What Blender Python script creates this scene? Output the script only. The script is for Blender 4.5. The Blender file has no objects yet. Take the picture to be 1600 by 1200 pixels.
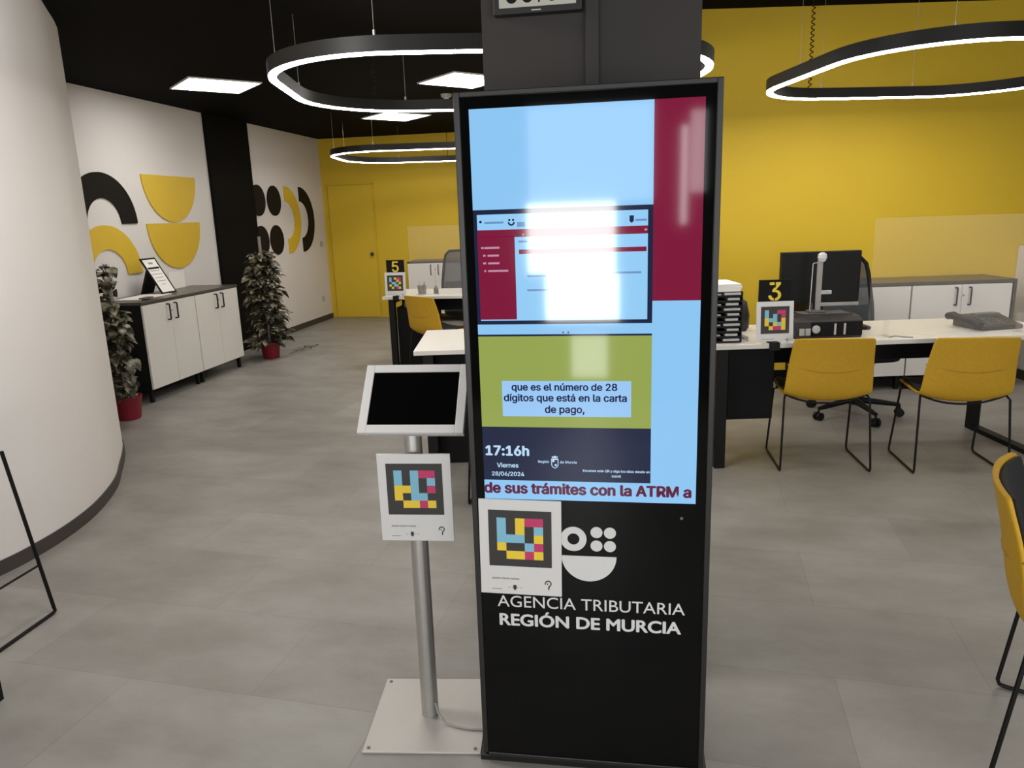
import bpy, math, random
from mathutils import Vector, Matrix

C = bpy.context.scene.collection
SC = bpy.context.scene
R9 = math.radians(9.5)

# ------------------------------------------------------------------ camera, world, exposure, big lights
cam = bpy.data.objects.new('camera', bpy.data.cameras.new('camera'))
C.objects.link(cam)
cam.data.sensor_width = 36.0
cam.data.lens = 26.0072
cam.data.clip_start = 0.02
cam.matrix_world = Matrix([[0.987922, -0.003402, 0.154914, 0.0], [0.151627, 0.227206, -0.96197, 0.0], [-0.031925, 0.973841, 0.224978, 1.5], [0.0, 0.0, 0.0, 1.0]])
SC.camera = cam

SC.view_settings.view_transform = 'Standard'
SC.view_settings.look = 'None'
SC.view_settings.gamma = 1.0
SC.view_settings.use_curve_mapping = False
SC.view_settings.exposure = 0.0
SC.cycles.use_denoising = True
SC.cycles.max_bounces = 8
SC.cycles.sample_clamp_indirect = 6.0

wd = bpy.data.worlds.new('daylight_sky'); SC.world = wd; wd.use_nodes = True
wd.node_tree.nodes['Background'].inputs[0].default_value = (0.75, 0.86, 1.0, 1)
wd.node_tree.nodes['Background'].inputs[1].default_value = 1.6


def area(name, x0, x1, z0, z1, y, power, col):
    l = bpy.data.lights.new(name, 'AREA'); l.shape = 'RECTANGLE'
    l.size = x1 - x0; l.size_y = z1 - z0; l.energy = power; l.color = col
    o = bpy.data.objects.new(name, l); C.objects.link(o)
    o.location = ((x0 + x1) / 2, y, (z0 + z1) / 2)
    o.rotation_euler = (math.radians(90), 0, 0)      # light looks along +Y, into the room
    return o


# unseen shopfront, panes shaped to give the kiosk screen its glare: x0, x1, z0, z1, radiance
WINDOWS = dict(glare_window_upper=(-0.818, -0.102, 1.006, 1.567, 22), glare_window_lower=(-0.678, -0.075, 0.612, 1.006, 22), glare_pane_low=(-0.469, -0.167, 0.124, 0.508, 6),
               glare_pane_top=(-0.797, 0.189, 1.569, 2.308, 1.6), glare_pane_narrow=(0.463, 0.596, 1.612, 2.225, 4.5), glare_strip=(0.396, 0.45, 1.372, 2.116, 9),
               side_window=(1.3, 3.9, 0.3, 2.6, 4.2), tall_window=(-2.5, -1.5, 0.3, 2.4, 5.0))
for n_, (x0, x1, z0, z1, rad) in WINDOWS.items():
    area('daylight_' + n_, x0, x1, z0, z1, -2.62, rad * math.pi * (x1 - x0) * (z1 - z0), (1.0, 0.985, 0.96))


def down_light(name, x, y, z, sx, sy, power, col=(1.0, 0.96, 0.91)):
    l = bpy.data.lights.new(name, 'AREA'); l.shape = 'RECTANGLE'; l.size = sx; l.size_y = sy; l.energy = power; l.color = col
    o = bpy.data.objects.new(name, l); C.objects.link(o); o.location = (x, y, z)
    return o


# unseen lights added near the camera to brighten curved wall and foreground
pl_ = bpy.data.lights.new('curved_wall_fill', 'POINT'); pl_.energy = 85; pl_.color = (1.0, 0.97, 0.93); pl_.shadow_soft_size = 0.18
po_ = bpy.data.objects.new('curved_wall_fill', pl_); C.objects.link(po_); po_.location = (-1.75, 2.0, 2.42)
down_light('foreground_fill', 2.4, 0.4, 2.6, 1.6, 1.4, 42)
RING_POWER = 48.0
FAR_RING_POWER = 24.0
PANEL_POWER = 20.0


# ------------------------------------------------------------------ materials
def srgb(r, g, b):
    f = lambda c: (c / 255 / 12.92) if c <= 10.3 else ((c / 255 + 0.055) / 1.055) ** 2.4
    return (f(r), f(g), f(b), 1)


def mat(name, col, rough=0.5, metal=0.0, spec=0.5, var=0.05, scale=8.0, emit=None, bump=0.0, bscale=200, coat=0.0):
    m = bpy.data.materials.new(name); m.use_nodes = True
    nt = m.node_tree; b = nt.nodes['Principled BSDF']
    b.inputs['Roughness'].default_value = rough
    b.inputs['Metallic'].default_value = metal
    b.inputs['Specular IOR Level'].default_value = spec
    b.inputs['Coat Weight'].default_value = coat
    b.inputs['Coat Roughness'].default_value = 0.03
    if emit is not None:
        b.inputs['Base Color'].default_value = (0.004, 0.004, 0.005, 1)
        b.inputs['Emission Color'].default_value = col
        b.inputs['Emission Strength'].default_value = emit
        return m
    tc = nt.nodes.new('ShaderNodeTexCoord')
    n = nt.nodes.new('ShaderNodeTexNoise'); n.inputs['Scale'].default_value = scale; n.inputs['Detail'].default_value = 4
    r = nt.nodes.new('ShaderNodeValToRGB')
    r.color_ramp.elements[0].position = 0.3; r.color_ramp.elements[1].position = 0.7
    r.color_ramp.elements[0].color = tuple(c * (1 - var) for c in col[:3]) + (1,)
    r.color_ramp.elements[1].color = tuple(min(1, c * (1 + var)) for c in col[:3]) + (1,)
    nt.links.new(tc.outputs['Object'], n.inputs['Vector'])
    nt.links.new(n.outputs['Fac'], r.inputs['Fac']); nt.links.new(r.outputs['Color'], b.inputs['Base Color'])
    if bump:
        n2 = nt.nodes.new('ShaderNodeTexNoise'); n2.inputs['Scale'].default_value = bscale
        bp = nt.nodes.new('ShaderNodeBump'); bp.inputs['Strength'].default_value = bump; bp.inputs['Distance'].default_value = 0.002
        nt.links.new(tc.outputs['Object'], n2.inputs['Vector'])
        nt.links.new(n2.outputs['Fac'], bp.inputs['Height']); nt.links.new(bp.outputs['Normal'], b.inputs['Normal'])
    return m


def floor_mat():
    m = mat('vinyl_floor', (0.2, 0.2, 0.2, 1), rough=0.42, spec=0.4)
    nt = m.node_tree; b = nt.nodes['Principled BSDF']
    for n in list(nt.nodes):
        if n.type in ('TEX_NOISE', 'VALTORGB'): nt.nodes.remove(n)
    tc = [n for n in nt.nodes if n.type == 'TEX_COORD'][0]
    mp = nt.nodes.new('ShaderNodeMapping'); mp.inputs['Rotation'].default_value = (0, 0, 0.09); mp.inputs['Scale'].default_value = (1, 1, 1)
    nt.links.new(tc.outputs['Object'], mp.inputs['Vector'])
    br = nt.nodes.new('ShaderNodeTexBrick'); br.offset = 0.5; br.inputs['Scale'].default_value = 1.0
    br.inputs['Brick Width'].default_value = 0.92; br.inputs['Row Height'].default_value = 0.46
    br.inputs['Mortar Size'].default_value = 0.0012; br.inputs['Mortar Smooth'].default_value = 0.1
    br.inputs['Color1'].default_value = srgb(149, 146, 140); br.inputs['Color2'].default_value = srgb(139, 135, 129)
    br.inputs['Mortar'].default_value = srgb(126, 122, 117)
    nt.links.new(mp.outputs['Vector'], br.inputs['Vector'])
    st = nt.nodes.new('ShaderNodeMapping'); st.inputs['Scale'].default_value = (1.15, 1.9, 1); nt.links.new(mp.outputs['Vector'], st.inputs['Vector'])
    n1 = nt.nodes.new('ShaderNodeTexNoise'); n1.inputs['Scale'].default_value = 1.9; n1.inputs['Detail'].default_value = 7; n1.inputs['Roughness'].default_value = 0.62
    nt.links.new(st.outputs['Vector'], n1.inputs['Vector'])
    rp = nt.nodes.new('ShaderNodeValToRGB'); rp.color_ramp.elements[0].position = 0.28; rp.color_ramp.elements[1].position = 0.72
    rp.color_ramp.elements[0].color = (0.70, 0.68, 0.665, 1); rp.color_ramp.elements[1].color = (1.08, 1.09, 1.1, 1)
    nt.links.new(n1.outputs['Fac'], rp.inputs['Fac'])
    mx = nt.nodes.new('ShaderNodeMix'); mx.data_type = 'RGBA'; mx.blend_type = 'MULTIPLY'; mx.inputs[0].default_value = 1.0
    nt.links.new(br.outputs['Color'], mx.inputs[6]); nt.links.new(rp.outputs['Color'], mx.inputs[7])
    nt.links.new(mx.outputs[2], b.inputs['Base Color'])
    return m


def clear_mat(name, fac, col, rough):
    m = bpy.data.materials.new(name); m.use_nodes = True
    nt = m.node_tree; b = nt.nodes['Principled BSDF']
    b.inputs['Base Color'].default_value = col; b.inputs['Roughness'].default_value = rough
    t = nt.nodes.new('ShaderNodeBsdfTransparent'); mx = nt.nodes.new('ShaderNodeMixShader')
    mx.inputs[0].default_value = fac
    nt.links.new(t.outputs[0], mx.inputs[1]); nt.links.new(b.outputs[0], mx.inputs[2])
    nt.links.new(mx.outputs[0], nt.nodes['Material Output'].inputs['Surface'])
    return m


def leaf_mat(name, dark, pale):
    m = mat(name, dark, rough=0.45)
    nt = m.node_tree
    r = [n for n in nt.nodes if n.type == 'VALTORGB'][0]; n = [n for n in nt.nodes if n.type == 'TEX_NOISE'][0]
    n.inputs['Scale'].default_value = 14; n.inputs['Detail'].default_value = 3
    r.color_ramp.elements[0].position = 0.46; r.color_ramp.elements[0].color = dark
    r.color_ramp.elements[1].position = 0.66; r.color_ramp.elements[1].color = pale
    return m


M = dict(
    floor=floor_mat(),
    ceiling=mat('black_ceiling', (0.0035, 0.003, 0.0028, 1), 0.85, spec=0.05),
    white_wall=mat('white_wall', (0.68, 0.65, 0.63, 1), 0.75, spec=0.2, var=0.015, scale=2, bump=0.05),
    yellow_wall=mat('yellow_wall', (0.64, 0.435, 0.030, 1), 0.6, spec=0.25, var=0.02, scale=1.5, bump=0.05),
    black_wall=mat('black_wall', (0.005, 0.0045, 0.004, 1), 0.75, spec=0.08),
    grey_pillar=mat('grey_pillar', (0.038, 0.034, 0.031, 1), 0.6, spec=0.2, var=0.03, scale=2),
    baseboard=mat('baseboard', (0.045, 0.038, 0.033, 1), 0.6),
    decal_black=mat('decal_black', (0.010, 0.008, 0.0068, 1), 0.65, spec=0.12),
    decal_yellow=mat('decal_yellow', (0.64, 0.43, 0.030, 1), 0.55, var=0.02),
    white=mat('white_board', (0.68, 0.655, 0.62, 1), 0.4, var=0.015),
    white_desk=mat('white_desk', (0.62, 0.595, 0.55, 1), 0.35, var=0.015),
    paper=mat('white_paper', (0.80, 0.77, 0.73, 1), 0.7, var=0.02),
    black=mat('black_metal', (0.006, 0.006, 0.006, 1), 0.5, spec=0.2),
    black_matt=mat('black_board', (0.006, 0.0058, 0.006, 1), 0.65, spec=0.15),
    dark_top=mat('dark_worktop', (0.055, 0.05, 0.046, 1), 0.3),
    grey_top=mat('grey_lid', (0.10, 0.095, 0.09, 1), 0.5),
    yellow=mat('yellow_fabric', (0.50, 0.285, 0.009, 1), 0.75, var=0.05, scale=60, bump=0.15, bscale=500),
    yellow_seam=mat('yellow_seam', (0.36, 0.2, 0.014, 1), 0.8),
    pad=mat('black_fabric', (0.008, 0.008, 0.009, 1), 0.85, bump=0.2, bscale=500),
    alu=mat('brushed_aluminium', (0.52, 0.50, 0.47, 1), 0.38, metal=0.85, var=0.04, scale=40),
    plate=mat('painted_steel', (0.42, 0.40, 0.37, 1), 0.45, metal=0.25, var=0.03, scale=5),
    tab=mat('white_enclosure', (0.62, 0.605, 0.585, 1), 0.4, var=0.01),
    steel=mat('steel_cable', (0.5, 0.48, 0.45, 1), 0.4, metal=0.8),
    ring=mat('ring_housing', (0.010, 0.009, 0.008, 1), 0.5, spec=0.3),
    lamp=mat('ring_diffuser', (1.0, 0.955, 0.89, 1), emit=RING_POWER),
    lamp_dim=mat('dimmed_ring_diffuser', (1.0, 0.955, 0.89, 1), emit=FAR_RING_POWER),
    panel=mat('panel_diffuser', (1.0, 0.96, 0.91, 1), emit=PANEL_POWER),
    kiosk=mat('kiosk_housing', (0.010, 0.010, 0.010, 1), 0.4, spec=0.3),
    kiosk_edge=mat('kiosk_bezel', (0.022, 0.021, 0.020, 1), 0.4, metal=0.3),
    glass=mat('black_glass', (0.003, 0.003, 0.003, 1), 0.05, spec=0.22),
    offscreen=mat('dark_tablet_glass', (0.002, 0.002, 0.002, 1), 0.12, spec=0.25),
    vinyl=mat('white_vinyl', (0.60, 0.595, 0.58, 1), 0.5, var=0.01),
    code_black=mat('print_black', (0.028, 0.025, 0.024, 1), 0.6),
    code_blue=mat('print_blue', srgb(122, 180, 202), 0.6, var=0.02),
    code_yellow=mat('print_yellow', srgb(226, 194, 50), 0.6, var=0.02),
    code_pink=mat('print_magenta', srgb(186, 48, 98), 0.6, var=0.02),
    print_grey=mat('print_grey', (0.30, 0.28, 0.26, 1), 0.7),
    acrylic=clear_mat('clear_acrylic', 0.05, (0.85, 0.80, 0.74, 1), 0.2),  # pale tint in the sheet stands in for reflected window light
    mesh_back=clear_mat('grey_mesh', 0.62, (0.05, 0.055, 0.065, 1), 0.6),
    glassware=clear_mat('smoky_glass', 0.45, (0.2, 0.2, 0.19, 1), 0.1),
    red_pot=mat('red_pot', (0.20, 0.006, 0.018, 1), 0.45),
    soil=mat('soil', (0.03, 0.02, 0.012, 1), 0.95, var=0.4, scale=60),
    leaf=leaf_mat('pothos_leaf', (0.026, 0.025, 0.011, 1), (0.33, 0.30, 0.20, 1)),
    stem=mat('mossy_stem', (0.05, 0.04, 0.025, 1), 0.9, var=0.3, scale=40),
    stake=mat('grey_stake', (0.22, 0.2, 0.17, 1), 0.8),
    device=mat('brown_grey_plastic', (0.026, 0.021, 0.018, 1), 0.4),
    light_grey=mat('light_grey_plastic', (0.42, 0.41, 0.39, 1), 0.45),
    crystal=clear_mat('clear_head', 0.6, (0.75, 0.75, 0.75, 1), 0.1),
    tv_screen=mat('pale_display', srgb(185, 181, 168), emit=0.75),
    s_blue=mat('screen_blue', srgb(146, 204, 250), 0.06, emit=0.93),
    s_page=mat('screen_page', srgb(150, 208, 250), 0.06, emit=0.95),
    s_crimson=mat('screen_crimson', srgb(128, 22, 58), 0.06, emit=0.95),
    s_navy=mat('screen_navy', srgb(26, 36, 66), 0.06, emit=0.9),
    s_green=mat('screen_green', srgb(154, 170, 84), 0.06, emit=0.92),
    s_caption=mat('screen_caption', srgb(158, 204, 250), 0.06, emit=0.95),
    s_white=mat('screen_pale_text', srgb(190, 222, 250), 0.06, emit=0.95),
    s_ink=mat('screen_ink', srgb(28, 36, 84), 0.06, emit=0.7),
    s_wine=mat('screen_wine', srgb(104, 28, 66), 0.06, emit=0.8),
    s_faint=mat('screen_faint', srgb(110, 150, 200), 0.06, emit=0.9),
    s_rose=mat('screen_rose', srgb(200, 150, 175), 0.06, emit=0.9),
)


# ------------------------------------------------------------------ mesh helpers
class MB:
    def __init__(s): s.v, s.f = [], []

    def add(s, vs, fs):
        k = len(s.v); s.v += [tuple(p) for p in vs]; s.f += [tuple(i + k for i in f) for f in fs]; return s

    def box(s, x0, x1, y0, y1, z0, z1, mtx=None):
        vs = [Vector((x, y, z)) for z in (z0, z1) for y in (y0, y1) for x in (x0, x1)]
        if mtx is not None: vs = [mtx @ p for p in vs]
        return s.add(vs, [(0, 2, 3, 1), (4, 5, 7, 6), (0, 1, 5, 4), (2, 6, 7, 3), (0, 4, 6, 2), (1, 3, 7, 5)])

    def loft(s, rings, caps=True):
        n = len(rings[0]); k = len(s.v)
        for r in rings: s.v += [tuple(p) for p in r]
        for a in range(len(rings) - 1):
            for i in range(n):
                j = (i + 1) % n
                s.f.append((k + a * n + i, k + a * n + j, k + (a + 1) * n + j, k + (a + 1) * n + i))
        if caps:
            s.f.append(tuple(k + i for i in reversed(range(n))))
            s.f.append(tuple(k + (len(rings) - 1) * n + i for i in range(n)))
        return s

    def lathe(s, prof, c=(0, 0, 0), seg=24):
        return s.loft([[(c[0] + r * math.cos(2 * math.pi * i / seg), c[1] + r * math.sin(2 * math.pi * i / seg), c[2] + z) for i in range(seg)] for r, z in prof])

    def tube(s, pts, r, seg=8, closed=False):
        pts = [Vector(p) for p in pts]; n = len(pts); rings = []
        up = None
        for i, p in enumerate(pts):
            if closed: t = pts[(i + 1) % n] - pts[i - 1]
            else: t = pts[min(i + 1, n - 1)] - pts[max(i - 1, 0)]
            t.normalize()
            if up is None:
                up = Vector((0, 0, 1)) if abs(t.z) < 0.9 else Vector((1, 0, 0))
            a = t.cross(up); a.normalize(); b = a.cross(t); up = b
            rr = r[i] if isinstance(r, (list, tuple)) else r
            rings.append([p + rr * (math.cos(2 * math.pi * k / seg) * a + math.sin(2 * math.pi * k / seg) * b) for k in range(seg)])
        if closed: rings.append(rings[0])
        return s.loft(rings, caps=not closed)

    def prism(s, poly, fn, d0, d1):            # poly in 2-D; fn(a, b, depth) -> point
        n = len(poly)
        return s.loft([[fn(a, b, d0) for a, b in poly], [fn(a, b, d1) for a, b in poly]])

    def sheet(s, P, N, t0, t1):                # closed slab between two offsets of a grid of points
        nr, nc = len(P), len(P[0]); k = len(s.v)
        for t in (t0, t1):
            for i in range(nr):
                for j in range(nc): s.v.append(tuple(P[i][j] + N[i][j] * t))
        I = lambda q, i, j: k + q * nr * nc + i * nc + j
        for i in range(nr - 1):
            for j in range(nc - 1):
                s.f.append((I(0, i, j), I(0, i, j + 1), I(0, i + 1, j + 1), I(0, i + 1, j)))
                s.f.append((I(1, i, j), I(1, i + 1, j), I(1, i + 1, j + 1), I(1, i, j + 1)))
        for i in range(nr - 1):
            for j in (0, nc - 1): s.f.append((I(0, i, j), I(0, i + 1, j), I(1, i + 1, j), I(1, i, j)))
        for j in range(nc - 1):
            for i in (0, nr - 1): s.f.append((I(0, i, j), I(0, i, j + 1), I(1, i, j + 1), I(1, i, j)))
        return s

    def build(s, name, m, parent=None, bevel=0.0, smooth=False, subsurf=0):
        me = bpy.data.meshes.new(name); me.from_pydata(s.v, [], s.f); me.update()
        import bmesh
        bm = bmesh.new(); bm.from_mesh(me); bmesh.ops.recalc_face_normals(bm, faces=bm.faces); bm.to_mesh(me); bm.free()
        me.materials.append(M[m] if isinstance(m, str) else m)
        o = bpy.data.objects.new(name, me); C.objects.link(o)
        if parent is not None: o.parent = parent
        if smooth or subsurf:
            me.shade_smooth()
            if not subsurf: me.set_sharp_from_angle(angle=math.radians(40))
        if bevel:
            b = o.modifiers.new('bevel', 'BEVEL'); b.width = bevel; b.segments = 2; b.limit_method = 'ANGLE'
        if subsurf:
            q = o.modifiers.new('subdivision', 'SUBSURF'); q.levels = subsurf; q.render_levels = subsurf
        return o


def B(*a): return MB().box(*a)


def tag(o, label, cat, group=None, kind=None):
    o['label'] = label; o['category'] = cat
    if group: o['group'] = group
    if kind: o['kind'] = kind
    return o


def thing(name, label, cat, loc=(0, 0, 0), rz=0.0, group=None):
    o = bpy.data.objects.new(name, None); o.empty_display_size = 0.1; C.objects.link(o)
    o.location = loc; o.rotation_euler = (0, 0, rz)
    return tag(o, label, cat, group)


def struct(o):
    o['kind'] = 'structure'; return o


def dup(root, loc, rz, label, group=None):
    r = root.copy(); C.objects.link(r); r.location = loc; r.rotation_euler = (0, 0, rz); r['label'] = label
    if group: r['group'] = group
    for ch in list(root.children):
        c = ch.copy(); C.objects.link(c); c.parent = r
        for g in list(ch.children):
            d = g.copy(); C.objects.link(d); d.parent = c
    return r


OX, OY = 0.474, 4.213                                   # front left corner of the right-hand desk
def RP(u, v, z=0.0):                                    # the right-hand desks and yellow wall stand turned 9.5 degrees
    return (OX + u * math.cos(R9) - v * math.sin(R9), OY + u * math.sin(R9) + v * math.cos(R9), z)


try:                                                     # the sans serif that ships with Blender, else the built-in one
    import os
    FONT = bpy.data.fonts.load(os.path.join(bpy.utils.system_resource('DATAFILES', path='fonts'), 'Inter.woff2'))
except Exception:
    FONT = None
PLAIN = bpy.data.curves.new('font_probe', 'FONT').font   # the built-in font, plain capital I


def text_mesh(name, s, m, parent, x0, x1, z, y, bold=0.0, height=None, font=None):
    """flat lettering in the X-Z plane, facing -Y, running from x0 to x1; bold = stroke gain as a share of the cap height"""
    cu = bpy.data.curves.new(name, 'FONT'); cu.body = s; cu.size = 1.0; cu.resolution_u = 4
    if font or FONT: cu.font = font or FONT
    if height is not None:                              # height is the height of the capitals
        cu.body = 'E'
        e_ = bpy.data.objects.new(name, cu); C.objects.link(e_)
        dg = bpy.context.evaluated_depsgraph_get(); dg.update()
        me = bpy.data.meshes.new_from_object(e_.evaluated_get(dg)); cap = max(v.co.y for v in me.vertices)
        bpy.data.meshes.remove(me); bpy.data.objects.remove(e_); cu.body = s
    t = bpy.data.objects.new(name, cu); C.objects.link(t)
    dg = bpy.context.evaluated_depsgraph_get(); dg.update()
    me = bpy.data.meshes.new_from_object(t.evaluated_get(dg))
    bpy.data.objects.remove(t); bpy.data.curves.remove(cu)
    vs = [v.co.copy() for v in me.vertices]; fs = [tuple(p.vertices) for p in me.polygons]; bpy.data.meshes.remove(me)
    a, b = min(v.x for v in vs), max(v.x for v in vs)
    k = (x1 - x0) / (b - a); kz = k if height is None else height / cap
    d = bold * kz * 0.73
    g = MB()
    for q, (ex, ez) in enumerate(((0, 0),) if not bold else ((-d, 0), (d, 0), (0, -d * .7), (0, d * .7), (-d * .6, -d * .5), (d * .6, d * .5), (-d * .6, d * .5), (d * .6, -d * .5))):
        g.add([(x0 + (v.x - a) * k + ex, y - q * 6e-6, z + v.y * kz + ez) for v in vs], fs)
    me = bpy.data.meshes.new(name); me.from_pydata(g.v, [], g.f); me.update(); me.materials.append(M[m])
    o = bpy.data.objects.new(name, me); C.objects.link(o); o.parent = parent
    return o


def circle(cx, cz, r, n=40, a0=0.0, a1=2 * math.pi, end=False):
    k = n + 1 if end else n
    return [(cx + r * math.cos(a0 + (a1 - a0) * i / n), cz + r * math.sin(a0 + (a1 - a0) * i / n)) for i in range(k)]


# ------------------------------------------------------------------ setting
HL, HR = 2.66, 3.0
struct(B(-5.2, 5.4, -3.2, 11.3, -0.08, 0.0).build('floor', 'floor'))
struct(B(-5.2, 0.1, -3.2, 11.3, HL, HL + 0.4).build('ceiling', 'ceiling'))
struct(B(0.1, 5.4, -3.2, 11.3, HR, HR + 0.1).build('ceiling', 'ceiling'))
struct(B(-4.76, -4.56, 4.72, 10.94, 0, HL).build('wall_left', 'white_wall'))
struct(B(-4.76, 0.3, 10.94, 11.14, 0, HL).build('wall_back', 'yellow_wall'))
q = RP(-0.45, 2.18)
w = B(0, 5.0, 0, 0.16, 0, HR).build('wall_right', 'yellow_wall'); w.location = q; w.rotation_euler.z = R9; struct(w)
struct(B(0.12, 0.3, 6.6, 10.94, 0, HL).build('wall_side', 'yellow_wall'))
struct(B(5.0, 5.2, -2.7, 7.4, 0, HR).build('wall_far_side', 'white_wall'))
# unseen shopfront behind the camera: dark wall, openings shaped for the screen glare
mb = MB()
ops = [w_[:4] for w_ in WINDOWS.values()]
xs = sorted({-3.2, 5.2} | {v for o_ in ops for v in o_[:2]}); zs = sorted({0, HR} | {v for o_ in ops for v in o_[2:]})
for x0, x1 in zip(xs, xs[1:]):
    for z0, z1 in zip(zs, zs[1:]):
        if not any(a < (x0 + x1) / 2 < b and c < (z0 + z1) / 2 < d for a, b, c, d in ops): mb.box(x0, x1, -2.6, -2.5, z0, z1)
struct(mb.build('wall_front', 'grey_pillar'))
# rounded white wall on the left
base = [(-3.05, -2.6), (-3.0, 1.0), (-2.93, 2.0), (-2.77, 2.6), (-2.745, 2.85), (-2.765, 3.1), (-2.83, 3.36), (-2.965, 3.68), (-3.13, 3.95), (-3.30, 4.215), (-3.45, 4.41), (-3.66, 4.58), (-3.95, 4.69), (-4.3, 4.72), (-4.75, 4.73)]


def smooth_line(pts, n=6):
    out = []
    for i in range(len(pts) - 1):
        p0, p1, p2, p3 = (Vector(pts[max(i - 1, 0)]), Vector(pts[i]), Vector(pts[i + 1]), Vector(pts[min(i + 2, len(pts) - 1)]))
        for k in range(n):
            t = k / n
            out.append(0.5 * ((2 * p1) + (p2 - p0) * t + (2 * p0 - 5 * p1 + 4 * p2 - p3) * t * t + (3 * p1 - p0 - 3 * p2 + p3) * t ** 3))
    out.append(Vector(pts[-1])); return out


def ribbon(line, thick, z0, z1):
    n = len(line); nn = []
    for i in range(n):
        t = line[min(i + 1, n - 1)] - line[max(i - 1, 0)]; t.normalize(); nn.append(Vector((-t.y, t.x)))
    a = [line[i] for i in range(n)]; b = [line[i] + nn[i] * thick for i in range(n)]
    return MB().loft([[(p[0].x, p[0].y, z0), (p[1].x, p[1].y, z0), (p[1].x, p[1].y, z1), (p[0].x, p[0].y, z1)] for p in zip(a, b)])


cl = smooth_line(base)
struct(ribbon(cl, 0.12, 0, HL).build('wall_curved', 'white_wall', smooth=True))
struct(ribbon(cl, -0.008, 0, 0.065).build('baseboard_curved', 'baseboard', smooth=True))
struct(B(-4.56, -4.545, 4.74, 7.83, 0, 0.075).build('baseboard_left', 'baseboard'))
struct(B(-4.56, -4.545, 8.76, 10.93, 0, 0.075).build('baseboard_left', 'baseboard'))
struct(B(-4.57, -4.525, 7.83, 8.755, 0, HL).build('pillar', 'black_wall'))
# grey square pillar behind the kiosk
struct(B(-0.407, 0.192, 2.2, 2.75, 0, HR).build('pillar', 'grey_pillar'))
tr = struct(B(-0.117, -0.081, 2.178, 2.2, 0, HR).build('trim_1', 'grey_pillar', bevel=0.002))
w = B(0.5, 3.6, -0.012, 0, 0, 0.10).build('dark_strip_rear', 'black_wall'); w.location = q; w.rotation_euler.z = R9; struct(w)  # black strip along the foot of the right yellow wall
# white partition at the right with its dark baseboard
p = RP(3.165, 0)
w = B(0, 0.12, -1.2, 2.175, 0, 1.1).build('partition', 'white_wall'); w.location = p; w.rotation_euler.z = R9; struct(w)
w = B(-0.012, 0, -1.2, 2.165, 0, 0.08).build('baseboard_right', 'baseboard'); w.location = p; w.rotation_euler.z = R9; struct(w)
# yellow door in the back wall
dr = struct(B(-4.47, -3.772, 10.925, 10.94, 0.005, 1.985).build('door_1', 'yellow_wall', bevel=0.003))
fr = MB().box(-4.49, -4.475, 10.92, 10.94, 0, 2.0).box(-3.767, -3.752, 10.92, 10.94, 0, 2.0).box(-4.49, -3.752, 10.92, 10.94, 1.99, 2.005).build('door_frame', 'yellow_wall', dr)
kb = MB().lathe([(0.012, 0), (0.012, 0.03), (0.028, 0.04), (0.03, 0.055), (0.02, 0.068)], seg=16).build('door_knob', 'baseboard', dr, smooth=True)
kb.rotation_euler.x = math.radians(90); kb.location = (-3.825, 10.925, 0.965)

# ------------------------------------------------------------------ wall art on the white wall (raised boards, radius 0.445)
FW = lambda a, b, d: (-4.56 + d, a, b)


def art(poly, m, label):
    o = MB().prism(poly, FW, 0.001, 0.013).build('wall_art', m)
    tag(o, label, 'wall art', 'geometric shapes on the white wall')


def halfring(cy, cz, a0, ri=0.225, ro=0.445):
    return circle(cy, cz, ro, 32, a0, a0 + math.pi, True) + list(reversed(circle(cy, cz, ri, 32, a0, a0 + math.pi, True)))


art(halfring(6.045, 1.518, 0), 'decal_black', 'black arch on the white wall, over the yellow arch')
art(halfring(6.02, 1.065, 0, 0.235), 'decal_yellow', 'yellow arch on the white wall, behind the framed certificate')
art(circle(7.08, 1.972, 0.45, 40, math.pi, 2 * math.pi, True), 'decal_yellow', 'yellow half disc on the white wall, upper of the two')
art(circle(7.07, 1.512, 0.45, 40, math.pi, 2 * math.pi, True), 'decal_yellow', 'yellow half disc on the white wall, lower one above the cabinet')
for cy, cz, lb in ((8.885, 1.755, 'black dot at upper left, next to the black column'), (9.32, 1.755, 'black dot at upper right, next to the yellow crescent'),
                   (8.885, 1.255, 'black dot at lower left, just above the tall plant'), (9.30, 1.255, 'black dot at lower right, below another black dot')):
    art(circle(cy, cz, 0.19), 'decal_black', lb + ' on the white wall')
art(halfring(9.63, 1.505, -math.pi / 2, 0.25), 'decal_yellow', 'yellow half ring standing upright beside the black dots')
art(halfring(10.09, 1.505, -math.pi / 2, 0.25), 'decal_black', 'black half ring standing upright nearest the yellow wall')
o = B(-4.56, -4.55, 10.69, 10.78, 1.10, 1.18).build('light_switch', 'light_grey', bevel=0.002); tag(o, 'grey switch plate on the white wall right of the black half ring', 'switch')
o = B(-4.56, -4.55, 10.59, 10.66, 0.29, 0.37).build('wall_socket', 'light_grey', bevel=0.002); tag(o, 'small grey socket plate low on the white wall above the baseboard', 'socket')


# ------------------------------------------------------------------ ceiling lights
def panel(cx, cy, label):
    t = thing('ceiling_light', label, 'ceiling light', (cx, cy, HL), math.radians(46), 'square ceiling panels')
    h = 0.29
    MB().box(-h - .012, h + .012, -h - .012, -h, -.012, 0).box(-h - .012, h + .012, h, h + .012, -.012, 0).box(-h - .012, -h, -h, h, -.012, 0).box(h, h + .012, -h, h, -.012, 0).build('frame', 'white', t)
    B(-h, h, -h, h, -.008, -.001).build('diffuser', 'panel', t)


panel(-3.53, 6.345, 'square ceiling panel glowing above the low white cabinet')
panel(-1.44, 6.83, 'square ceiling panel partly hidden by the grey pillar')
panel(-2.72, 8.92, 'square ceiling panel farthest away, just over the far ring lamp')


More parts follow.
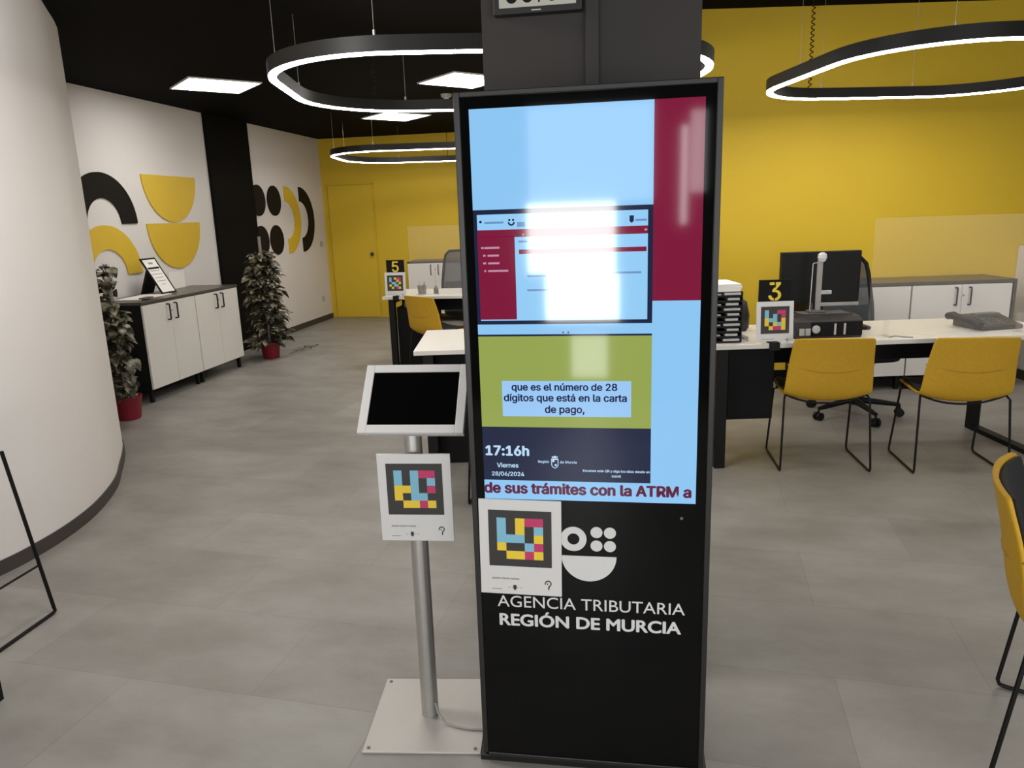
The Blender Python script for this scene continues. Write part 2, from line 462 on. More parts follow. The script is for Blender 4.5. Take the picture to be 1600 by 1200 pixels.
def rr_path(a, b, r, n=14):
    pts = []
    for cx, cy, a0 in ((a - r, b - r, 0), (-a + r, b - r, 90), (-a + r, -b + r, 180), (a - r, -b + r, 270)):
        for i in range(n + 1):
            t = math.radians(a0 + 90 * i / n); pts.append((cx + r * math.cos(t), cy + r * math.sin(t)))
    return pts


def ring_band(a, b, r, off0, off1, z0, z1):
    P0, P1 = rr_path(a + off0, b + off0, r + off0), rr_path(a + off1, b + off1, r + off1)
    rings = [[(p[0], p[1], z0), (q[0], q[1], z0), (q[0], q[1], z1), (p[0], p[1], z1)] for p, q in zip(P0, P1)]
    return MB().loft(rings + [rings[0]], caps=False)


def ring_lamp(cx, cy, a, b, r, rz, hc, label, hang, coil, straight=False, glow='lamp'):
    t = thing('pendant_ring_lamp', label, 'pendant lamp', (cx, cy, 2.2), rz, 'pendant ring lamps')
    ring_band(a, b, r, -0.022, 0.022, 0.0, 0.066).build('housing', 'ring', t, smooth=True)
    ring_band(a, b, r, -0.018, 0.018, -0.008, 0.001).build('diffuser', glow, t, smooth=True)
    for hx, hy in hang:
        w = MB().tube([(hx, hy, 0.06), (hx, hy, hc - 2.2)], 0.0012, 6).build('suspension_cable', 'steel', t)
        MB().tube([(hx, hy, 0.058), (hx, hy, 0.09)], 0.006, 8).build('cable_grip', 'steel', w, smooth=True)
    x, y = coil; L = hc - 2.2 - 0.06
    if straight: pts = [(x, y, 0.06), (x, y, 0.06 + L)]
    else: pts = [(x + 0.011 * math.cos(i * 0.9), y + 0.011 * math.sin(i * 0.9), 0.06 + L * i / 150) for i in range(151)]
    MB().tube(pts, 0.0035, 6).build('power_cord', 'black', t, smooth=True)
    return t


ring_lamp(-0.765, 4.356, 1.124, 0.93, 0.659, 0.219, HL, 'pendant ring lamp hanging left of the grey pillar, largest in view',
          [(-1.065, -0.5), (-1.12, 0.3), (-0.54, -0.93), (-0.54, 0.93), (0.54, -0.93), (0.54, 0.93)], (-0.75, 0.915))
ring_lamp(-2.321, 9.006, 1.124, 0.93, 0.659, 0.15, HL, 'pendant ring lamp hanging far back before the yellow wall and door',
          [(-1.065, -0.5), (-1.12, 0.3), (-0.54, -0.93), (-0.54, 0.93), (0.54, -0.93), (0.54, 0.93)], (0.1, 0.93), True, 'lamp_dim')
ring_lamp(1.868, 4.88, 0.919, 0.901, 0.564, 0.246, HR, 'pendant ring lamp hanging over the desk with the number 3 sign',
          [(-0.9, 0.1), (-0.36, 0.901), (-0.6, -0.8), (0.3, 0.901), (0.3, -0.901)], (-0.44, 0.90))
o = MB().lathe([(0.0, -0.05), (0.025, -0.048), (0.03, -0.03), (0.05, -0.028), (0.055, 0.0)], seg=20).build('smoke_detector', 'light_grey', smooth=True)
o.location = (-1.776, 7.544, HL); tag(o, 'small pale smoke detector on the black ceiling above the kiosk corner', 'smoke detector')


# ------------------------------------------------------------------ colour-block code boards
KEY = {'B': 'code_blue', 'Y': 'code_yellow', 'M': 'code_pink'}


def code_board(t, w, h, y0, y1, rows, mtx=None, small=False, namep='board'):
    """white board in X-Z (front face y0), black square with coloured cells and footer marks as children"""
    mtx = mtx or Matrix.Identity(4)
    bd = MB().box(-w / 2, w / 2, y0, y1, 0, h, mtx).build(namep, 'tab', t, bevel=0.0015)
    s = w * 0.765; zc = h - w * 0.115 - s / 2; e = 0.0008
    c = s * 0.735 / 5; hz = c * 0.95; sz = s / 2 * 0.95
    xs = [-s / 2] + [-2.5 * c + q * c for q in range(6)] + [s / 2]
    zs = [zc + sz] + [zc + 2.5 * hz - q * hz for q in range(6)] + [zc - sz]
    g = MB(); fm = []
    g.v = [tuple(mtx @ Vector((x, y0 - e, z))) for z in zs for x in xs]
    for i in range(7):
        for j in range(7):
            g.f.append((i * 8 + j, i * 8 + j + 1, i * 8 + j + 9, i * 8 + j + 8))
            k = rows[i - 1][j - 1] if 0 < i < 6 and 0 < j < 6 else '.'
            fm.append('.BYM'.index(k))
    cg = g.build('colour_code', 'code_black', bd)
    for k in 'BYM': cg.data.materials.append(M[KEY[k]])
    for f, k in zip(cg.data.polygons, fm): f.material_index = k
    if small: return bd
    g = MB(); zt = zc - s / 2
    x = -w * 0.355                                  # a line of tiny grey print, too small to read
    for i in range(15):
        ww = w * 0.35 / 15
        g.box(x + i * ww, x + i * ww + ww * (0.82 if i % 5 != 4 else 0.45), y0 - e, y0, zt - h * 0.128, zt - h * 0.112, mtx)
    for i in range(6): g.box(x + i * w * .02, x + i * w * .02 + w * 0.015, y0 - e, y0, zt - h * 0.24, zt - h * 0.23, mtx)
    for i in range(4): g.box(-w * 0.16 + i * w * .05, -w * 0.16 + i * w * .05 + w * 0.03, y0 - e, y0, zt - h * 0.215, zt - h * 0.21, mtx)
    g.build('small_lettering', 'print_grey', bd)
    g = MB()
    F = lambda a, b, d: mtx @ Vector((a, d, b))
    cx, cz = -w * 0.075, zt - h * 0.21                # small crest
    g.prism([(cx - .004 * w / .2, cz + .006), (cx + .004 * w / .2, cz + .006), (cx + .004 * w / .2, cz - .004), (cx, cz - .009), (cx - .004 * w / .2, cz - .004)], F, y0, y0 - e)
    cx, cz, rr = w * 0.335, zt - h * 0.155, w * 0.042  # hooked symbol
    ap = circle(cx, cz, rr, 20, math.radians(-60), math.radians(200), True) + list(reversed(circle(cx, cz, rr * 0.68, 20, math.radians(-60), math.radians(200), True)))
    g.prism(ap, F, y0, y0 - e)
    g.prism([(cx + rr * .1, cz - rr * .5), (cx + rr * .5, cz - rr * .9), (cx + rr * .25, cz - rr * 2.0), (cx - rr * .05, cz - rr * 1.9)], F, y0, y0 - e)
    g.prism(circle(cx - rr * 0.2, cz - rr * .1, rr * .22, 10), F, y0, y0 - e)
    g.build('printed_logo', 'code_black', bd)
    return bd


# ------------------------------------------------------------------ information kiosk
KY = 1.756
k = thing('information_kiosk', 'tall black touch screen kiosk standing before the grey pillar', 'kiosk', (0, 0, 0))
KX0, KX1, KT = -0.397, 0.203, 1.772
hs = MB().box(KX0, KX1, KY + 0.012, KY + 0.10, 0.0, KT).build('housing', 'kiosk', k, bevel=0.004)
g = MB()
g.box(KX0, KX0 + 0.014, KY - 0.006, KY + 0.014, 0.03, KT).box(KX1 - 0.014, KX1, KY - 0.006, KY + 0.014, 0.03, KT).box(KX0 + 0.014, KX1 - 0.014, KY - 0.006, KY + 0.014, KT - 0.012, KT).box(KX0 + 0.014, KX1 - 0.014, KY - 0.004, KY + 0.014, 0.018, 0.03)
g.build('bezel_frame', 'kiosk_edge', k, bevel=0.002)
gl = B(KX0 + 0.014, KX1 - 0.014, KY, KY + 0.012, 0.03, KT - 0.012).build('front_glass', 'glass', k)
B(KX0 - 0.01, KX1 + 0.01, KY + 0.0, KY + 0.16, 0.0, 0.018).build('base_plate', 'kiosk', k, bevel=0.002)
MB().prism(circle(*(0.1327, 0.7479), 0.004, 14), lambda a, b, d: (a, d, b), KY - .0006, KY).build('camera_dot', 'grey_top', gl)
F2 = lambda a, b, d: (a, d, b)
halfring_pts = lambda cx, cz, ri, ro: circle(cx, cz, ro, 16, math.pi, 2 * math.pi, True) + list(reversed(circle(cx, cz, ri, 16, math.pi, 2 * math.pi, True)))
# the display and what it shows, one thin sheet over the other
LY = [KY]


def sheet(p0, p1, m, name, parent, lvl):
    y = KY - 0.0004 * lvl
    return MB().box(p0[0], p1[0], y - 0.0004, y, p1[1], p0[1]).build(name, m, parent)


SX0, SX1, SZ0, SZ1 = -0.3625, 0.1655, 0.787, 1.734
scr = sheet((SX0, SZ1), (SX1, SZ0), 's_blue', 'screen', k, 0)
XD = (0.0555, 1.3934)[0]
sheet((XD, SZ1), (SX1, (0.0566, 1.2900)[1]), 's_crimson', 'crimson_column', scr, 1)
sheet((SX0, (-0.1494, 1.5091)[1]), (XD, (-0.1538, 1.2378)[1]), 's_navy', 'inset_monitor', scr, 1)
sheet((-0.3536, 1.4982), ((0.0440, 1.5367)[0], (-0.1537, 1.2470)[1]), 's_page', 'web_page', scr, 2)
sheet((-0.3536, 1.4627), ((0.0440, 1.5367)[0], (-0.3544, 1.4449)[1]), 's_crimson', 'page_banner', scr, 3)
sheet((-0.3542, 1.4478), (-0.2651, 1.2497), 's_crimson', 'page_sidebar', scr, 3)
sheet((-0.2554, 1.4155), ((0.0411, 1.5368)[0], (-0.2557, 1.4050)[1]), 's_crimson', 'title_bar', scr, 3)
g = MB(); y = KY - 0.0017
def ln(px, wd, z, hgt, gg): gg.box(px, px + wd, y - .0004, y, z - hgt, z)
for px, pz, wd in ((-0.3358, 1.4814, 30), (-0.2580, 1.4791, 12), (0.0157, 1.4781, 17), (-0.2563, 1.4363, 14), (-0.2372, 1.3551, 30), (-0.0768, 1.3594, 70), (-0.2382, 1.3217, 40), (-0.2274, 1.3775, 60)):
    ln(px, wd * 0.00152, pz, 0.0045 if wd > 12 else 0.011, g)
g.build('page_lettering', 's_faint', scr)
g = MB()
g.prism(circle(*(-0.3451, 1.4817), .0032, 12), F2, KY - .0018, KY - .0021)
cx, cz = (-0.2717, 1.4795)
g.prism(halfring_pts(cx, cz, .0045, .0085), F2, KY - .0018, KY - .0021)
for dx in (-.0045, .0045): g.prism(circle(cx + dx, cz + .005, .0028, 10), F2, KY - .0018, KY - .0021)
cx, cz = (0.0070, 1.4784)
g.prism([(cx - .005, cz + .008), (cx + .005, cz + .008), (cx + .005, cz - .005), (cx, cz - .009), (cx - .005, cz - .005)], F2, KY - .0018, KY - .0021)
g.build('page_logo', 's_ink', scr)
g = MB()
for px, pz, wd in ((-0.3460, 1.4237, 4), (-0.3382, 1.4235, 24), (-0.3421, 1.4056, 4), (-0.3312, 1.4053, 18), (-0.3428, 1.3875, 5), (-0.3304, 1.3872, 18), (-0.3404, 1.3692, 3), (-0.3311, 1.3690, 32), (-0.2467, 1.4523, 3), (0.0361, 1.4560, 4)):
    ln(px, wd * 0.00152, pz, 0.0045, g)
g.build('menu_lettering', 's_rose', scr)
sheet((SX0, (-0.1542, 1.2130)[1]), (XD, (-0.1543, 1.2083)[1]), 's_navy', 'dark_line', scr, 1)
g = MB()
for a in ((-0.1557, 1.2192), (-0.1434, 1.2191)):
    g.box(a[0], a[0] + .003, KY - .0012, KY - .0008, a[1] - .004, a[1])
g.build('page_lettering', 's_ink', scr)
sheet((SX0, (-0.1543, 1.2083)[1]), (XD, (-0.1581, 0.9792)[1]), 's_green', 'green_field', scr, 1)
cap = sheet((-0.3081, 1.0974), (0.0076, 1.0072), 's_caption', 'caption_box', scr, 2)
for s, x0, x1, zb in (('que es el número de 28', -0.2833, -0.0263, 1.0737), ('dígitos que está en la carta', -0.3035, -0.0033, 1.0463), ('de pago,', -0.2018, -0.1056, 1.0170)):
    text_mesh('caption_text', s, 's_ink', scr, x0, x1, zb, KY - .0014, 0.035)
sheet((SX0, (-0.1581, 0.9792)[1]), (XD, (-0.1604, 0.8382)[1]), 's_navy', 'clock_bar', scr, 1)
text_mesh('clock_text', '17:16h', 's_white', scr, -0.3546, -0.2463, 0.9049, KY - .001, 0.05)
text_mesh('day_text', 'Viernes', 's_white', scr, -0.3277, -0.2734, 0.8725, KY - .001, 0.03)
text_mesh('date_text', '28/06/2024', 's_white', scr, -0.3418, -0.2593, 0.8501, KY - .001, 0.03)
text_mesh('region_text', 'Región', 's_white', scr, -0.2225, -0.1950, 0.8864, KY - .001, 0.02)
text_mesh('region_text', 'de Murcia', 's_white', scr, -0.1676, -0.1260, 0.8860, KY - .001, 0.02)
g = MB(); cx, cz = (-0.1805, 0.8870); F = lambda a, b, d: (a, d, b); y0, y1 = KY - .0008, KY - .0013
sh = [(-.009, .011), (.009, .011), (.009, -.006), (.006, -.012), (0, -.015), (-.006, -.012), (-.009, -.006)]
inn = [(x * .78, zz * .8 - .001) for x, zz in sh]
n = len(sh)
for i in range(n):
    j = (i + 1) % n
    g.prism([(cx + sh[i][0], cz + sh[i][1]), (cx + sh[j][0], cz + sh[j][1]), (cx + inn[j][0], cz + inn[j][1]), (cx + inn[i][0], cz + inn[i][1])], F, y0, y1)
g.prism([(cx - .006, cz + .0125), (cx + .006, cz + .0125), (cx + .008, cz + .018), (cx + .004, cz + .016), (cx, cz + .0195), (cx - .004, cz + .016), (cx - .008, cz + .018)], F, y0, y1)
g.prism(circle(cx + .002, cz - .006, .003, 10), F, y0, y1); g.box(cx - .006, cx - .001, y1, y0, cz + .002, cz + .008)
g.build('crest', 's_white', scr)
text_mesh('notice_text', 'Escanee este QR y siga los ellos desde un', 's_white', scr, -0.1103, 0.0534, 0.8650, KY - .001, 0.03)
text_mesh('notice_text', 'móvil', 's_white', scr, -0.0389, -0.0169, 0.8516, KY - .001, 0.03)
text_mesh('ticker_text', 'de sus trámites con la ATRM a', 's_wine', scr, -0.3620, 0.1531, 0.8040, KY - .001, 0.055)
# white vinyl logo and lettering on the glass
g = MB(); y0, y1 = KY - .0007, KY
cx, cz = (-0.1367, 0.6826); ro = 0.0335
A, Bp = circle(cx, cz, ro, 36), circle(cx, cz, ro * 0.46, 36)
for i in range(36):
    j = (i + 1) % 36; g.prism([A[i], A[j], Bp[j], Bp[i]], F, y0, y1)
for px, py in ((-0.0779, 0.7024), (-0.0440, 0.7019), (-0.0781, 0.6654), (-0.0441, 0.6651)):
    c = (px, py); g.prism(circle(c[0], c[1], 0.0152, 28), F, y0, y1)
c = (-0.0979, 0.6362); hw = ((-0.0279, 0.6392)[0] - (-0.1687, 0.6350)[0]) / 2
g.prism(circle(c[0], c[1], hw, 40, math.pi, 2 * math.pi, True), F, y0, y1)
g.build('logo', 'vinyl', k)
text_mesh('lettering', 'AGENCIA TRIBUTARIA', 'vinyl', k, -0.3405, 0.1457, 0.4822, KY - .0007, 0.004, height=0.0320, font=PLAIN)
text_mesh('lettering', 'REGIÓN DE MURCIA', 'vinyl', k, -0.3355, 0.1355, 0.4281, KY - .0007, 0.05, height=0.0325, font=PLAIN)

# board stuck on the kiosk front
t = thing('code_sign', 'white board of coloured code squares stuck low on the black kiosk', 'sign', (-0.2755, KY, 0.522), 0, 'colour code boards')
code_board(t, 0.214, 0.265, -0.007, -0.001, ('B.YMM', 'B.Y.B', 'BBB.Y', 'Y..BM', '.YYMY'), Matrix.Rotation(0.01, 4, 'Y'))

# ------------------------------------------------------------------ tablet on its floor stand
yaw = 0.10
ts = thing('tablet_stand', 'white framed tablet on a steel pole with square floor plate', 'tablet stand', (-0.598, 1.925, 0), yaw)
pl = MB().box(-0.172, 0.172, -0.17, 0.172, 0.0, 0.008).build('base_plate', 'plate', ts, bevel=0.002)
for sx in (-1, 1):
    for sy in (-1, 1):
        sc_ = MB().lathe([(0.0055, 0), (0.0055, 0.0015), (0.002, 0.0018)], (sx * .155, sy * .155, .008), 12).build('screw', 'grey_top', pl, smooth=True)
MB().lathe([(0.0255, 0.008), (0.0255, 0.98)], seg=32).build('pole', 'alu', ts, smooth=True)
TL = Matrix.Translation((0.015, -0.024, 1.0155)) @ Matrix.Rotation(-0.05, 4, 'Z') @ Matrix.Rotation(math.radians(48), 4, 'X')
W2, H2 = 0.1455, 0.1055
en = MB()
for a in ((-W2, -W2 + .024, -H2, H2), (W2 - .024, W2, -H2, H2), (-W2 + .024, W2 - .024, -H2, -H2 + .024), (-W2 + .024, W2 - .024, H2 - .024, H2)):
    en.box(a[0], a[1], a[2], a[3], -0.022, 0.0, TL)
en.box(-W2, W2, -H2, H2, -0.024, -0.012, TL)
en.build('enclosure', 'tab', ts, bevel=0.0015)
B(-W2 + .024, W2 - .024, -H2 + .024, H2 - .024, -0.012, -0.003, TL).build('tablet_screen', 'offscreen', ts)
MB().box(-0.04, 0.04, -0.05, 0.05, -0.034, -0.024, TL).build('mounting_bracket', 'alu', ts)
pts = smooth_line([(0.02, -0.015, 0.012), (0.05, -0.028, 0.0125), (0.10, -0.045, 0.0125), (0.165, -0.05, 0.0125), (0.22, -0.03, 0.006)], 5) if False else None
o = MB().tube([Vector(p) for p in ((-0.574, 1.905, 0.06), (-0.565, 1.895, 0.035), (-0.54, 1.88, 0.014), (-0.50, 1.868, 0.0115), (-0.46, 1.862, 0.0115), (-0.42, 1.864, 0.0115))], 0.0032, 8).build('power_cable', 'print_grey', smooth=True)
tag(o, 'thin grey cable running from the tablet pole across its floor plate', 'cable')
t = thing('code_sign', 'white board of coloured code squares clipped to the tablet pole', 'sign', (-0.588, 1.888, 0.601), 0.06, 'colour code boards')
code_board(t, 0.208, 0.259, -0.006, 0.0, ('B.BMM', 'B.B.B', 'YYB.M', 'Y.BB.', '.YYMY'))

# ------------------------------------------------------------------ display on the pillar
t = thing('display_monitor', 'grey framed display hung high on the pillar above the kiosk', 'display', (0, 0, -0.005))
B(-0.367, -0.125, 2.165, 2.2, 2.032, 2.24).build('casing', 'kiosk_edge', t, bevel=0.003)
ts2 = B(-0.350, -0.141, 2.163, 2.166, 2.048, 2.225).build('screen', 'tv_screen', t)
g = MB(); F = lambda a, b, d: (a, d, b)
for cx in (-0.315, -0.272, -0.205, -0.172):
    g.prism(circle(cx, 2.073, 0.0155, 20, math.radians(195), math.radians(345), True) + list(reversed(circle(cx, 2.076, 0.008, 20, math.radians(195), math.radians(345), True))), F, 2.1622, 2.163)
    g.box(cx - .0155, cx - .008, 2.1622, 2.163, 2.069, 2.113)
g.box(-0.243, -0.238, 2.1622, 2.163, 2.057, 2.063)
g.build('figure_lettering', 'decal_black', ts2)
B(-0.262, -0.236, 2.1642, 2.165, 2.0375, 2.0405).build('maker_badge', 'light_grey', t)


# ------------------------------------------------------------------ chairs
def make_chair(label, loc, rz):
    t = thing('shell_chair', label, 'chair', loc, rz, 'yellow shell chairs')
    #        y      z     half   lift of the edges (z, y)
    prof = [(0.215, 0.425, 0.195, 0.012, 0), (0.195, 0.437, 0.215, 0.02, 0), (0.12, 0.428, 0.228, 0.032, 0), (0.02, 0.413, 0.236, 0.045, 0),
            (-0.08, 0.405, 0.240, 0.05, 0.0), (-0.155, 0.413, 0.240, 0.045, 0.012), (-0.20, 0.445, 0.238, 0.03, 0.03), (-0.225, 0.51, 0.234, 0.012, 0.045),
            (-0.24, 0.59, 0.229, 0.004, 0.05), (-0.255, 0.67, 0.222, 0, 0.048), (-0.27, 0.735, 0.216, 0, 0.042), (-0.28, 0.775, 0.211, -0.002, 0.04), (-0.283, 0.788, 0.200, -0.008, 0.038)]
    pr = smooth_line([Vector(p) for p in prof], 2)
    cols = [-1, -0.93, -0.78, -0.55, -0.28, 0, 0.28, 0.55, 0.78, 0.93, 1]
    P = [[Vector((c * p[2], p[0] + p[4] * abs(c) ** 2.2, p[1] + p[3] * abs(c) ** 2.2)) for c in cols] for p in pr]
    nr, nc = len(P), len(cols); N = []
    for i in range(nr):
        row = []
        for j in range(nc):
            ds = P[min(i + 1, nr - 1)][j] - P[max(i - 1, 0)][j]; dx = P[i][min(j + 1, nc - 1)] - P[i][max(j - 1, 0)]
            nn = ds.cross(dx); nn.normalize(); row.append(nn if nn.dot(Vector((0, 0.6, 0.8))) > 0 else -nn)
        N.append(row)
    sh = MB().sheet(P, N, -0.008, 0.006).build('shell', 'yellow', t, subsurf=1)
    ins = [[P[i][j].lerp(P[i][nc // 2], 0.05) for j in range(nc)] for i in range(1, nr - 2)]
    MB().sheet(ins, [N[i] for i in range(1, nr - 2)], 0.004, 0.02).build('seat_pad', 'pad', t, subsurf=1)
    iz = min(range(nr), key=lambda i: abs(pr[i][1] - 0.585))
    MB().tube([P[iz][j] - N[iz][j] * 0.0078 + Vector((0, 0, 0.035 * abs(cols[j]) ** 2)) for j in range(nc)], 0.0032, 6).build('seam', 'yellow_seam', sh, smooth=True)
    for s in (-1, 1):                                  # one bent wire loop on each side
        key = [(s * .213, 0.10, .424), (s * .226, 0.135, .41), (s * .238, 0.205, .025), (s * .24, 0.195, .0085), (s * .24, 0.18, .0065), (s * .245, -.19, .0065), (s * .246, -.207, .009), (s * .246, -.213, .024),
               (s * .231, -.165, .42), (s * .222, -.14, .437)]
        MB().tube([Vector(p) for p in key], 0.0062, 8).build('sled_leg', 'black', t, smooth=True)
    for y, z in ((0.10, 0.428), (-0.14, 0.437)):
        zs = lambda x: -0.045 + 0.05 * (abs(x) / 0.22) ** 2.2
        MB().tube([Vector((x, y, z + zs(x) - (0.002 if y < 0 else 0))) for x in [-.222 + .444 * i / 12 for i in range(13)]], 0.006, 8).build('crossbar', 'black', t, smooth=True)
    return t


def face(rz): return rz
c1 = RP(0.66, 0.116)
ch = make_chair('yellow shell chair facing the desk nearest the number 3 sign', c1, math.radians(1.5))
dup(ch, RP(1.373, 0.0), math.radians(1.0), 'yellow shell chair at the number 3 desk in front of the desk phone')
dup(ch, (1.235, 1.944, 0), math.radians(-116), 'yellow shell chair with black padding, cut off by the right photo edge')
dup(ch, (-1.77, 6.80, 0), math.radians(-35), 'yellow shell chair turned sideways at the far number 5 desk')
dup(ch, (-0.590, 3.81, 0), math.radians(2), 'chair at the white desk behind the kiosk, only its wire leg showing')


# ------------------------------------------------------------------ desks
def make_desk(name, label, loc, rz, L, D, ped, apron=True, legs=(0.05, None)):
    t = thing(name, label, 'desk', loc, rz, 'white topped desks')
    B(0, L, 0, D, 0.712, 0.74).build('tabletop', 'white_desk', t, bevel=0.003)
    for u in (legs[0], legs[1] if legs[1] is not None else L - 0.11):
        MB().box(u, u + .06, .03, .09, .03, .712).box(u, u + .06, D - .09, D - .03, .03, .712).box(u, u + .06, .03, D - .03, 0, .03).box(u, u + .06, .09, D - .09, .672, .712).build('leg_frame', 'black', t, bevel=0.002)
    if apron: B(legs[0] + .06, L - .12, .30, .318, 0.565, 0.71).build('modesty_panel', 'black_matt', t)
    if ped:
        u0, u1, v0, v1, z0, z1 = ped
        p = B(u0, u1, v0, v1, z0, z1).build('pedestal', 'black_matt', t, bevel=0.003)
        B(u0 + .004, u1 - .004, v0 - .004, v0 + .001, z0 + .02, z1 - .01).build('front_panel', 'black_matt', p, bevel=.001)
        if z1 < .7: B(u0 + .08, u1, v0, v1, z1, z1 + .05).build('grey_lid', 'grey_top', p, bevel=.004)
    return t


make_desk('desk', 'white desk with black frame under the number 3 sign', (OX, OY, 0), R9, 2.05, 0.70, (0.115, 0.385, 0.10, 0.56, 0.275, 0.71), legs=(0.035, 1.90))
make_desk('desk', 'white desk corner seen between the tablet and the kiosk', (-1.228, 4.072, 0), R9, 1.60, 0.79, (0.10, 0.50, 0.155, 0.66, 0.0, 0.71))
make_desk('desk', 'white desk with black frame under the number 5 sign', (-2.385, 6.975, 0), math.radians(1), 1.75, 0.75, (0.10, 0.43, 0.13, 0.66, 0.02, 0.62))
# wire stool by the curved wall
t = thing('wire_stool', 'stool by the curved white wall, only its black wire legs showing', 'stool', (-2.485, 2.16, 0), 0)
for s in (-1, 1):
    MB().tube([Vector((s * .19 , .135, .70)), Vector((s * .2245, .200, .028)), Vector((s * .225, .203, .012)), Vector((s * .225, .19, .0065)), Vector((s * .225, -.19, .0065)), Vector((s * .225, -.203, .012)), Vector((s * .2245, -.20, .028)), Vector((s * .20, -.11, .70))], .007, 8).build('sled_leg', 'black', t, smooth=True)
MB().prism([(x * .21, y * .19) for x, y in circle(0, 0, 1, 32)], lambda a, b, d: (a, b, d), .69, .74).build('seat', 'pad', t, bevel=.015)
for s in (-1, 1): MB().tube([(s * .2145, .180, .22), (s * .2145, -.172, .22)], .0045, 8).build('foot_rail', 'black', t)
# small dark table whose leg shows at the left edge
t = thing('side_table', 'dark table at the left photo edge, only one black leg showing', 'table', (-2.46, 1.45, 0), 0)
B(0, .44, 0, .40, .42, .45).build('tabletop', 'black_matt', t, bevel=.003)
for x in (0, .40):
    for y in (0, .36): B(x, x + .04, y, y + .04, 0, .42).build('leg', 'black', t, bevel=.002)


# ------------------------------------------------------------------ number signs with code boards, clamped to the desks
def number_sign(loc, rz, digit, rows, label, w=0.208, h=0.222):
    t = thing('counter_sign', label, 'sign', loc, rz, 'numbered counter signs')
    tl = Matrix.Rotation(math.radians(-4), 4, 'X')
    code_board(t, w, h, -0.004, 0.002, rows, Matrix.Translation((0, 0, 0.012)) @ tl, small=False, namep='code_board')
    b = B(-0.088, 0.092, 0.034, 0.039, 0.215, 0.352).build('number_board', 'black_matt', t, bevel=.001)
    hw = 0.033 if digit == '3' else 0.032
    o = text_mesh('digit', digit, 'code_yellow', b, 0.002 - hw, 0.002 + hw, 0.238, 0.0334, 0.02, height=0.098)
    if digit == '3':
        for z in (0.308, 0.230): B(-0.0015, 0.0045, 0.0322, 0.0328, z, z + 0.032).build('stencil_gap', 'black_matt', b)
    MB().box(-.012, .012, .0395, .046, .004, .30).build('holder', 'black', t)
    MB().box(-0.03, 0.03, -0.012, -0.006, -0.04, 0.004).box(-0.03, 0.03, -0.012, 0.046, -0.0005, 0.004).build('clamp', 'black', t, bevel=.001)
    return t


number_sign(RP(0.342, 0.004, 0.741), R9, '3', ('B..MM', 'B.B.M', 'YBB.Y', 'Y.YBY', '.YMMY'), 'black number 3 sign above a colour code board on the near desk')
number_sign((-2.245, 6.9815, 0.741), math.radians(1), '5', ('B.YMM', 'B..YM', '.BB.Y', 'Y.BB.', '.Y.MY'), 'black number 5 sign above a colour code board on the far desk')

# ------------------------------------------------------------------ things on the near desk
def at_desk(u, v, z=0.74): return RP(u, v, z)
t = thing('letter_tray_tower', 'tall stack of black letter trays at the near desk corner', 'letter trays', at_desk(0.02, 0.06), R9)
for i in range(10):
    z = 0.002 + i * 0.029
    tr_ = MB().box(0, .155, 0, .30, z, z + .004).box(0, .006, 0, .30, z + .004, z + .027).box(.149, .155, 0, .30, z + .004, z + .027).box(.006, .149, .294, .30, z + .004, z + .027).box(.006, .149, .0, .006, z + .004, z + .010).build('tray', 'black', t)
    a = .05 + .02 * ((i * 7) % 3) / 2; b = .142 - .012 * ((i * 5) % 3) / 2
    B(a, b, -.003, .25, z + .0105, z + .023).build('papers', 'light_grey', tr_)
    if i % 2: B(.008, .032, -.002, .25, z + .0105, z + .019).build('papers', 'print_grey', tr_)
g = MB(); random.seed(4)
for i in range(6): g.box(.002 + random.uniform(-.004, .006), .150 + random.uniform(-.008, .004), .004, .285, i * .007, i * .007 + .0065)
o = g.build('paper_pile', 'paper'); o.location = at_desk(0.02, 0.06, 0.74 + 0.292); o.rotation_euler.z = R9 + 0.01
tag(o, 'pile of white papers lying on top of the black letter trays', 'papers')

t = thing('computer_monitor', 'black monitor on the near desk with its back to the chairs', 'monitor', at_desk(0.768, 0.45), R9)
mt = B(-.242, .242, -.015, .02, .165, .475).build('housing', 'black', t, bevel=.006)
B(-.242, .242, .02, .024, .165, .475).build('screen', 'offscreen', t)
B(-.02, .242, -.017, .02, .142, .164).build('lower_bar', 'print_grey', t, bevel=.003)
B(-.03, .03, .0, .02, .02, .30).build('stand', 'black', t, bevel=.003)
B(-.12, .12, -.06, .13, 0.001, .018).build('foot', 'black', t, bevel=.004)
t = thing('desktop_printer', 'squat brown grey printer on the near desk under the monitor', 'printer', at_desk(0.69, 0.11), R9)
pts = [(0, 0), (.22, 0), (.22, .118), (.10, .128), (.03, .118), (0, .10)]
MB().prism(pts, lambda a, b, d: (d, a, b), -.195, .195).build('body', 'device', t, bevel=.005)
B(-.10, .195, -.006, .001, .012, .095).build('front_panel', 'black_matt', t, bevel=.003)
o = MB().lathe([(.023, 0), (.023, .008), (.015, .012)], seg=20).build('dial', 'light_grey', t, smooth=True); o.rotation_euler.x = math.radians(90); o.location = (-.075, -.006, .055)
for x, wd in ((-.17, .03), (-.135, .03), (.03, .012), (.085, .012)):
    B(x, x + wd, -.01, 0, .02, .085 if wd < .02 else .06).build('button_strip', 'light_grey', t, bevel=.002)
B(-.12, .16, .09, .21, .127, .132).build('paper_cover', 'grey_top', t, bevel=.002)
t = thing('document_camera', 'grey upright post with bent silver rod, standing on the printer', 'document camera', at_desk(0.655, 0.25, 0.8725), R9)
B(-.03, .06, -.03, .04, 0, .012).build('base', 'grey_top', t, bevel=.003)
B(.012, .04, -.006, .014, .012, .30).build('post', 'print_grey', t, bevel=.003)
MB().tube([(-.022, 0, .012), (-.017, 0, .28), (-.014, 0, .287), (-.006, 0, .289), (.03, 0, .289)], .0028, 8).build('silver_rod', 'steel', t, smooth=True)
